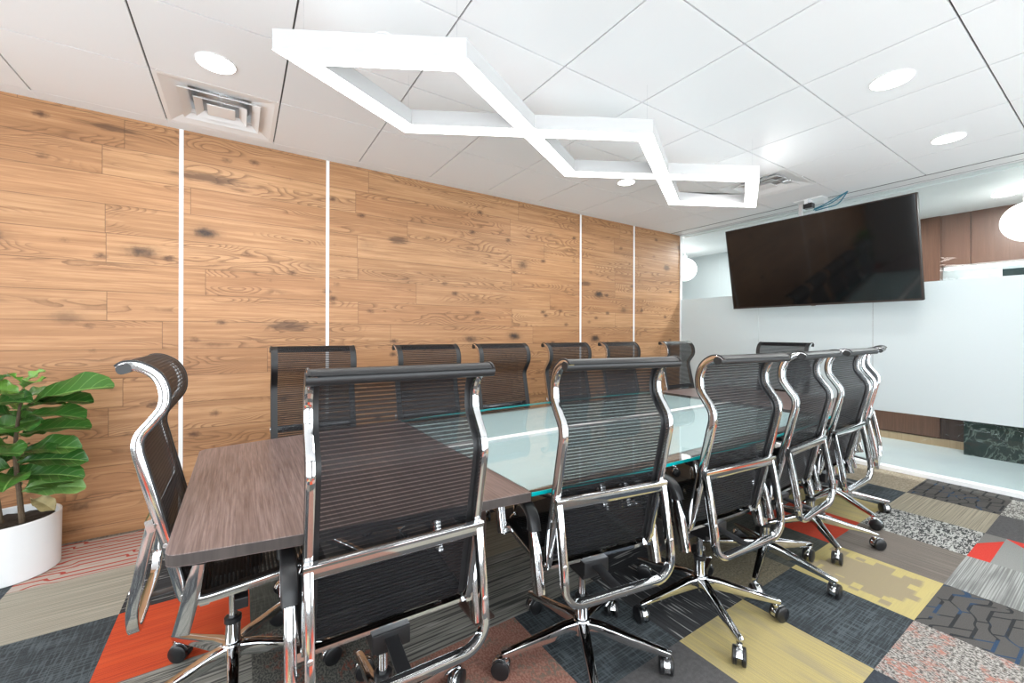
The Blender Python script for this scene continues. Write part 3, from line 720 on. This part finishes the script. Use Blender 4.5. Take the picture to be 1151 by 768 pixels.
# ------------------------------------------------------------------ chair (local: x forward, origin on floor under the hub)
W2 = .2385
RP = [(-.302, 1.186), (-.288, 1.196), (-.258, 1.192), (-.222, 1.166), (-.203, 1.122), (-.205, 1.072), (-.232, 1.030), (-.258, .994), (-.264, .956), (-.252, .90), (-.228, .80), (-.200, .68), (-.172, .56), (-.160, .505), (-.142, .474), (-.105, .463), (.0, .466), (.14, .477), (.215, .484), (.255, .476), (.278, .448), (.282, .42)]
RP = [(x + .029*max(0, min(1, (.0-x)/.1)), z + .011*max(0, min(1, (z-.8)/.3))) for x, z in RP]
def make_chair():
    r = empty('office_chair', (0, 0, 0))
    path = crom([(x, 0, z) for x, z in RP], 5)
    sec = rrect(.0105, .0130, .0025); sec2 = rrect(.0105, .0120, .0025)
    for sg in (-1, 1):
        kb = next(i for i, p in enumerate(path) if p.z < .484 and p.x > -.16)
        g = MB(); g.sweep([(p.x, sg*W2-sg*.0105, p.z) for p in path[:kb+1]], sec, side=(0, 1, 0)); rail = g.build('side_rail', M['chrome'], r)
        g = MB(); g.sweep([(p.x, sg*W2-sg*.0105, p.z) for p in path[kb+3:]], sec2, side=(0, 1, 0)); g.build('seat_rail', M['chrome'], r)
        for (x, z) in ((-.168, .66), (-.125, .492)):
            s_ = MB(); s_.lathe([(.007, -.001), (.007, .0035), (.004, .005)] if sg < 0 else [(.007, .001), (.007, -.0035), (.004, -.005)], 10, c=(x, sg*W2, z), axis='Y'); s_.build('screw', M['alu'], rail)
    # fabric sling: offset to the sitter's side of the rails, from the top roll to the front edge
    off = []
    for i, p in enumerate(path):
        T = (path[min(i+1, len(path)-1)]-path[max(i-1, 0)]).normalized(); N = Vector((-T.z, 0, T.x))
        if N.dot(Vector((1, 0, .6))) < 0 and i > 20: N = -N
        off.append(p + N*.0150)
    L = [0]
    for i in range(1, len(off)): L.append(L[-1]+(off[i]-off[i-1]).length)
    g = MB(); yy = [-W2+.001, -W2+.036, 0, W2-.036, W2-.001]
    n = len(off)
    g.v += [(p.x, y, p.z) for p in off for y in yy]
    for i in range(n-1):
        for k in range(4):
            mi = 1 if k in (0, 3) else 0
            if L[i] < .03 or L[-1]-L[i+1] < .02: mi = 1
            a = i*5+k
            g.face((a, a+1, a+6, a+5), mi, [(yy[k], L[i]), (yy[k+1], L[i]), (yy[k+1], L[i+1]), (yy[k], L[i+1])], True)
    o = g.build('mesh_sling', [M['mesh'], M['band']], r)
    # welted edge beads give the hem its thickness
    for sg in (-1, 1):
        g = MB(); g.sweep([(p.x, sg*(W2-.003), p.z) for p in off], rrect(.0032, .0030, .002), side=(0, 1, 0)); g.build('edge_welt', M['band'], r)
    g = MB(); g.sweep([(-.262, -W2-.004, 1.200), (-.262, W2+.004, 1.200)], rrect(.0175, .0145, .0125, 5), side=(1, 0, .3)); g.build('top_roll', M['black_pad'], r)
    g = MB(); g.sweep([(.284, -W2+.012, .425), (.284, W2-.012, .425)], circ(.011, 12), side=(1, 0, 0)); g.build('front_roll', M['black_pad'], r)
    # crossbar behind the back
    g = MB(); g.sweep([(-.204, -W2-.002, .729), (-.204, W2+.002, .729)], rrect(.019, .0095, .003), side=(-.2, 0, 1)); g.build('crossbar', M['chrome'], r)
    # lower back loop
    lp = []
    zt, zb, xt, xb, rc = .735, .402, -.199, -.244, .070
    W = W2-.010
    top = [(xt, -W, zt), (xt-.020, -W, zt-.10), (xb+.002, -W, zb+rc+.03)]
    arc = [(xb, -W+rc-rc*math.cos(t), zb+rc-rc*math.sin(t)) for t in [PI/2*i/7 for i in range(8)]]
    left = crom(top + [arc[0]], 4)[:-1] + [Vector(a) for a in arc]
    full = left + [Vector((p.x, -p.y, p.z)) for p in reversed(left)]
    g = MB(); g.sweep(full, rrect(.014, .0110, .003), side=(1, 0, .12)); lo = g.build('back_loop', M['chrome'], r)
    for sg in (-1, 1):
        for z, x in ((.69, -.208), (.54, -.238)):
            s_ = MB(); s_.lathe([(.007, 0), (.007, -.004), (.004, -.005)], 10, c=(x-.009, sg*W, z), axis='X'); s_.build('screw', M['alu'], lo)
    # bracket bars from loop to seat mechanism
    g = MB(); g.sweep([(-.243, 0, .405), (-.18, 0, .408), (-.06, 0, .425)], rrect(.020, .004, .003), side=(0, 1, 0)); g.build('tilt_strut', M['black_plastic'], r)
    # armrests
    ya = .262
    for sg in (-1, 1):
        yA = sg*ya
        bar = crom([(-.128, yA, .395), (-.106, yA, .49), (-.089, yA, .575), (-.078, yA, .615), (-.045, yA, .650), (.01, yA, .662), (.08, yA, .664), (.16, yA, .662), (.208, yA, .648), (.230, yA, .612), (.234, yA, .57), (.224, yA, .51), (.205, yA, .462)], 4)
        nb = len(bar)-1; fl_ = lambda t: .36+.64*min(1, (abs(t-.5)*2.0)**2.5*1.9)
        g = MB(); g.sweep(bar, rrect(.0145, .0225, .004), side=(0, 1, 0), scales=[(1, fl_(i/nb)) for i in range(nb+1)]); a = g.build('armrest', M['chrome'], r)
        pts = crom([(-.088, yA, .600), (-.081, yA, .632), (-.052, yA, .662), (.01, yA, .676), (.08, yA, .678), (.16, yA, .676), (.214, yA, .659), (.243, yA, .616), (.247, yA, .572)], 5)
        g = MB(); g.sweep(pts, rrect(.0215, .0115, .008, 4), side=(0, 1, 0), scales=[(1, 1+1.15*min(1, (abs(i/(len(pts)-1)-.5)*2.0)**3)) for i in range(len(pts))]); g.build('arm_pad', M['black_pad'], a)
        for x0_, x1_, z0_, z1_ in ((-.125, -.095, .462, .486), (.190, .218, .470, .492)):
            g = MB(); g.box((x0_, min(yA, sg*(W2-.012)), z0_), (x1_, max(yA, sg*(W2-.012)), z1_)); g.build('bracket', M['chrome'], a)
    # seat cross members + mechanism
    g = MB(); g.box((.03, -.225, .452), (.055, .225, .462)); g.box((-.085, -.225, .44), (-.06, .225, .452)); g.build('seat_cross_bar', M['chrome'], r)
    g = MB(); g.box((-.10, -.055, .385), (.085, .055, .440)); g.box((-.06, -.035, .35), (.04, .035, .385)); g.box((.02, -.19, .425), (.032, -.05, .435)); g.box((.005, -.245, .405), (.045, -.185, .440))
    g.build('tilt_mechanism', M['black_plastic'], r, bevel=.004)
    # gas lift
    g = MB(); g.lathe([(.014, .24), (.014, .36)], 16); g.lathe([(.028, .235), (.028, .252), (.022, .256)], 16, mi=1); g.lathe([(.0245, .10), (.0245, .236)], 16, mi=0)
    g.build('gas_lift', [M['chrome'], M['black_plastic']], r)
    # star base
    star = empty('star_base'); star.parent = r
    g = MB(); g.lathe([(.030, .098), (.036, .104), (.038, .150), (.032, .160), (.026, .163)], 20); g.build('hub', M['chrome'], star)
    for k in range(5):
        a = 2*PI*k/5; ca, sa = math.cos(a), math.sin(a)
        P = [(.025, .132), (.08, .128), (.18, .112), (.28, .097), (.322, .0905), (.338, .088)]
        sc = [(1.0, 1.0), (.95, .95), (.8, .72), (.66, .52), (.60, .45), (.45, .35)]
        g = MB(); g.sweep([(x*ca, x*sa, z) for x, z in P], rrect(.020, .024, .006), side=(-sa, ca, 0), scales=sc)
        leg = g.build('base_leg', M['chrome'], star)
    return r, star
def add_casters(star, ang0, seed):
    pass
chair0, star0 = make_chair()

# caster mesh (one data block, copied); local origin at stem, wheel trailing
def caster_mesh():
    g = MB()
    for sg in (-1, 1):
        y0, y1 = sorted((sg*.008, sg*.026))
        g.lathe([(.026, y0), (.0345, y0+.003), (.0345, y1-.004), (.028, y1)], 24, mi=0, c=(-.018, 0, .0345), axis='Y')
    g.lathe([(.0125, -.0225), (.0125, .0225)], 14, mi=0, c=(-.018, 0, .0345), axis='Y')
    g.lathe([(.005, .045), (.005, .086)], 10, mi=1); g.lathe([(.012, .066), (.012, .075)], 14, mi=1)
    g.sweep([(-.018+.0365*math.cos(t), 0, .0345+.0365*math.sin(t)) for t in [math.radians(d) for d in range(-10, 161, 17)]], rrect(.011, .002, .001), side=(0, 1, 0), mi=1)
    o = g.build('caster', [M['black_plastic'], M['chrome']]); return o
cast0 = caster_mesh()
legs0 = [c_ for c_ in children(star0) if c_.name.startswith('base_leg')]
for k, lg in enumerate(legs0):
    o = cast0 if k == 0 else cast0.copy()
    if k: COL.objects.link(o)
    a = 2*PI*k/5
    o.parent = lg; o.location = (.322*math.cos(a), .322*math.sin(a), 0); o.rotation_euler = (0, 0, a+1.1*k+.4)
# legs hang under the chair directly: thing > base_leg > caster
for c_ in children(star0): c_.parent = chair0
bpy.data.objects.remove(star0)

BASE = ('hub', 'base_leg')
def place(ch, x, y, face, base, label):
    """face: heading of the sitter in radians from +X; base: absolute angle of a base leg"""
    ch.location = (x, y, 0); ch.rotation_euler = (0, 0, face)
    ch['label'] = label; ch['category'] = 'chair'; ch['group'] = 'ribbed mesh office chairs around the meeting table'
    for c_ in children(ch):
        if c_.name.split('.')[0] in BASE: c_.rotation_euler = (0, 0, base-face)
R90 = PI/2
chairs = [
 (0.375, 1.302, R90-.036, 0.3, 'black mesh office chair nearest the viewer, back to us'),
 (1.158, 1.248, R90-.163, 0.369, 'black mesh office chair second from the left on the near side'),
 (1.835, 1.165, R90-.083, 1.662, 'black mesh office chair third from the left on the near side'),
 (2.456, 1.167, R90+.047, -.314, 'black mesh office chair fourth from the left on the near side'),
 (3.090, 1.190, R90+.018, 1.403, 'black mesh office chair fifth from the left on the near side'),
 (3.73, 1.28, R90+.225, .4, 'black mesh office chair seen edge-on at far end of the near side'),
 (0.385, 2.63, -R90-.02, R90, 'mesh office chair leftmost against the oak wall, crossed by a white seam'),
 (1.14, 2.63, -R90+.02, -R90, 'mesh office chair second from left along the oak wall'),
 (1.77, 2.63, -R90+.0, R90, 'mesh office chair third from left along the oak wall'),
 (2.45, 2.63, -R90-.02, -R90, 'mesh office chair fourth from left along the oak wall'),
 (3.14, 2.63, -R90+.02, R90, 'mesh office chair fifth from left along the oak wall'),
 (4.05, 2.63, -R90+.0, -R90, 'mesh office chair at the right end of the oak wall row'),
 (-0.02, 1.86, 0.0, math.radians(126.6), 'mesh office chair at the left head of the table beside the plant'),
 (4.36, 2.00, PI, PI, 'mesh office chair at the far head of the table below the screen'),
]
for i, a in enumerate(chairs):
    if i: 
        ch = copy_tree(chair0)
        place(ch, *a)
place(chair0, *chairs[0])

# ------------------------------------------------------------------ plant
PX, PY = -1.05, 3.37
pl = empty('potted_fig_tree', (PX, PY, 0)); tag(pl, 'leafy green fiddle leaf fig in a round white planter by the oak wall', 'plant')
g = MB(); g.lathe([(.190, 0.0), (.198, .006), (.202, .300), (.196, .303), (.186, .298), (.184, .265)], 48, cap=False); g.lathe([(.19, 0), (.19, .01)], 48); g.build('planter', M['pot'], pl)
g = MB(); n = 40
g.v.append((0, 0, .272))
for k in range(n): g.v.append((.185*math.cos(2*PI*k/n), .185*math.sin(2*PI*k/n), .264+.006*math.sin(k*1.7)))
for k in range(n): g.face((0, 1+k, 1+(k+1) % n))
g.build('soil', M['soil'], pl)
stems = [crom([(.06, -.02, .25), (.05, -.03, .45), (.03, -.01, .65), (.05, -.04, .85), (.07, -.05, 1.0)], 5),
         crom([(-.03, .02, .25), (-.05, .0, .5), (-.08, -.03, .75), (-.07, -.05, 1.02)], 5)]
g = MB()
for st in stems: g.sweep(st, circ(.011, 8), side=(1, 0, 0), scales=[(1.25-.8*i/len(st),)*2 for i in range(len(st))])
g.build('stem', M['bark'], pl)
lf = MB(); tones = []
def leaf(base, az, el, Ln, Wd, curl=.35, roll=0.0, tone=0.0, mi=0):
    nu, nv = 8, 12; b = len(lf.v)
    d = Vector((math.cos(az)*math.cos(el), math.sin(az)*math.cos(el), math.sin(el)))
    side = Vector((-math.sin(az), math.cos(az), 0)); up = side.cross(d) * -1
    up = d.cross(side)
    cr, sr = math.cos(roll), math.sin(roll); side, up = side*cr+up*sr, up*cr-side*sr
    ph = random.random()*6
    for j in range(nv+1):
        v = j/nv
        wd = max(.004, Wd*math.sqrt(max(0, 1-((v-.56)/.445)**2))*(.72+.42*v)) if v > .10 else .006
        ctr = Vector(base)+d*(Ln*v*(1-.12*curl*v)) - Vector((0, 0, 1))*curl*Ln*v*v*.55
        for i in range(nu+1):
            u = i/nu*2-1
            fold = abs(u)*wd*.5*.42
            wave = .010*math.sin(v*15+ph+(2.2 if u > 0 else 0))*abs(u)**2
            p = ctr + side*(u*wd*.5*.93) + up*(fold+wave)
            lf.v.append(tuple(p)); tones.append(tone)
    for j in range(nv):
        for i in range(nu):
            a = b+j*(nu+1)+i
            lf.face((a, a+1, a+nu+2, a+nu+1), mi, [(i/nu, j/nv), ((i+1)/nu, j/nv), ((i+1)/nu, (j+1)/nv), (i/nu, (j+1)/nv)], True)
rl = random.Random(11)
def tiltcam(az): return math.sin(az)*.3 + math.cos(az)*.95   # blades lean towards the viewer
for si, st in enumerate(stems):
    for k in range(19):
        f = .28+.72*k/18; q = st[min(len(st)-1, int(f*(len(st)-1)))]
        az = k*2.399+si*1.3; 
        hf = (f-.28)/.72
        Ln = rl.uniform(.22, .30)*(1-.30*hf**3)
        if math.sin(az) > .25: Ln *= .62          # the wall keeps leaves on that side short
        leaf(q, az, rl.uniform(.10, .45)+.25*hf, Ln, Ln*rl.uniform(.56, .70), rl.uniform(.25, .55), tiltcam(az)*rl.uniform(.2, .9), rl.choice([0, 0, .1, .25, .5])*(.5+hf))
# leaves reaching towards the room, as seen against the oak wall
for (x, y, z, az, el, Ln, tn) in ((.06,-.04,.90,-.30,.42,.47,.12),(.06,-.04,.90,-.25,.22,.33,.0),(.05,-.03,.84,-.45,.16,.34,.05),(.05,-.03,.75,-.3,.25,.34,.1),(.04,-.02,.65,-.35,.22,.31,.1),
                                  (.04,-.02,.60,-.2,.10,.31,.0),(.045,-.02,.52,-.35,.10,.31,.05),(.05,-.03,.44,-.25,.16,.30,.3),(.07,-.05,1.02,.4,.9,.13,.9),(.07,-.05,1.02,-2.2,.9,.12,.8),(-.02,-.04,1.0,-2.6,.45,.30,.4),(-.04,-.05,.9,-1.9,.3,.28,.3)):
    leaf((x, y, z), az, el, Ln, Ln*.52, .34, tiltcam(az)*rl.uniform(.25, .8), tn)
fo = lf.build('foliage', [M['leaf']], pl)
at = fo.data.attributes.new('tone', 'FLOAT', 'POINT')
if len(fo.data.vertices) == len(tones): at.data.foreach_set('value', tones)
lf = MB(); tones = []
leaf((.10, -.06, .40), -.5, -.25, .13, .09, .5, .5); lf.build('dry_leaf', M['dryleaf'], pl)

# ------------------------------------------------------------------ lights
def area(name, loc, size, power, rot=(0, 0, 0), col=(1, 1, 1), sy=None):
    l = bpy.data.lights.new(name, 'AREA'); l.energy = power; l.color = col
    l.size = size
    if sy: l.shape = 'RECTANGLE'; l.size_y = sy
    else: l.shape = 'DISK'
    o = bpy.data.objects.new(name, l); COL.objects.link(o); o.location = loc; o.rotation_euler = rot; return o
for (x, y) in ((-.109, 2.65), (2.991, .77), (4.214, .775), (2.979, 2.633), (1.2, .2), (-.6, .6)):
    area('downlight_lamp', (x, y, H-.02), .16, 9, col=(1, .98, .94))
for (x, y) in ((6.0, .75), (6.0, 2.2), (6.0, 3.4)): area('corridor_lamp', (x, y, CZ-.02), .3, 34)
# daylight through the added windows, all out of view
W = bpy.data.worlds.new('World'); S.world = W; W.use_nodes = True
nt = W.node_tree; bg = nt.nodes['Background']; bg.inputs[0].default_value = (0.89, 0.955, 1.0, 1); bg.inputs[1].default_value = 7.0
for (o0, o1) in ((-2.3,-1.2),(-0.7,0.4),(0.9,2.0),(2.5,3.6),(4.0,4.9)):
    l = area('window_daylight', ((o0+o1)/2, YB-.10, 1.37), o1-o0, 10, rot=(-R90, 0, 0), sy=2.5); l.data.cycles.is_portal = True
for (o0, o1) in ((-1.4,-0.4),(0.2,1.2),(1.8,2.8)):
    l = area('window_daylight', (XL-.10, (o0+o1)/2, 1.37), 2.5, 10, rot=(0, -R90, 0), sy=o1-o0); l.data.cycles.is_portal = True

# ------------------------------------------------------------------ camera
f, yaw, cy, ch_, roll = 466.75, .9914, 374.57, 1.3073, .0031
Fv = Vector((math.cos(yaw), math.sin(yaw), 0)); Rv = Vector((math.sin(yaw), -math.cos(yaw), 0)); Zv = Vector((0, 0, 1))
Rr = Rv*math.cos(roll)+Zv*math.sin(roll); Ur = Zv*math.cos(roll)-Rv*math.sin(roll)
cam = bpy.data.cameras.new('camera'); cam.sensor_width = 36; cam.sensor_fit = 'HORIZONTAL'; cam.lens = f/1151*36
cam.shift_y = (cy-384)/1151; cam.clip_start = .02
co = bpy.data.objects.new('camera', cam); COL.objects.link(co)
m = Matrix(((Rr.x, Ur.x, -Fv.x, 0), (Rr.y, Ur.y, -Fv.y, 0), (Rr.z, Ur.z, -Fv.z, ch_), (0, 0, 0, 1)))
co.matrix_world = m
S.camera = co
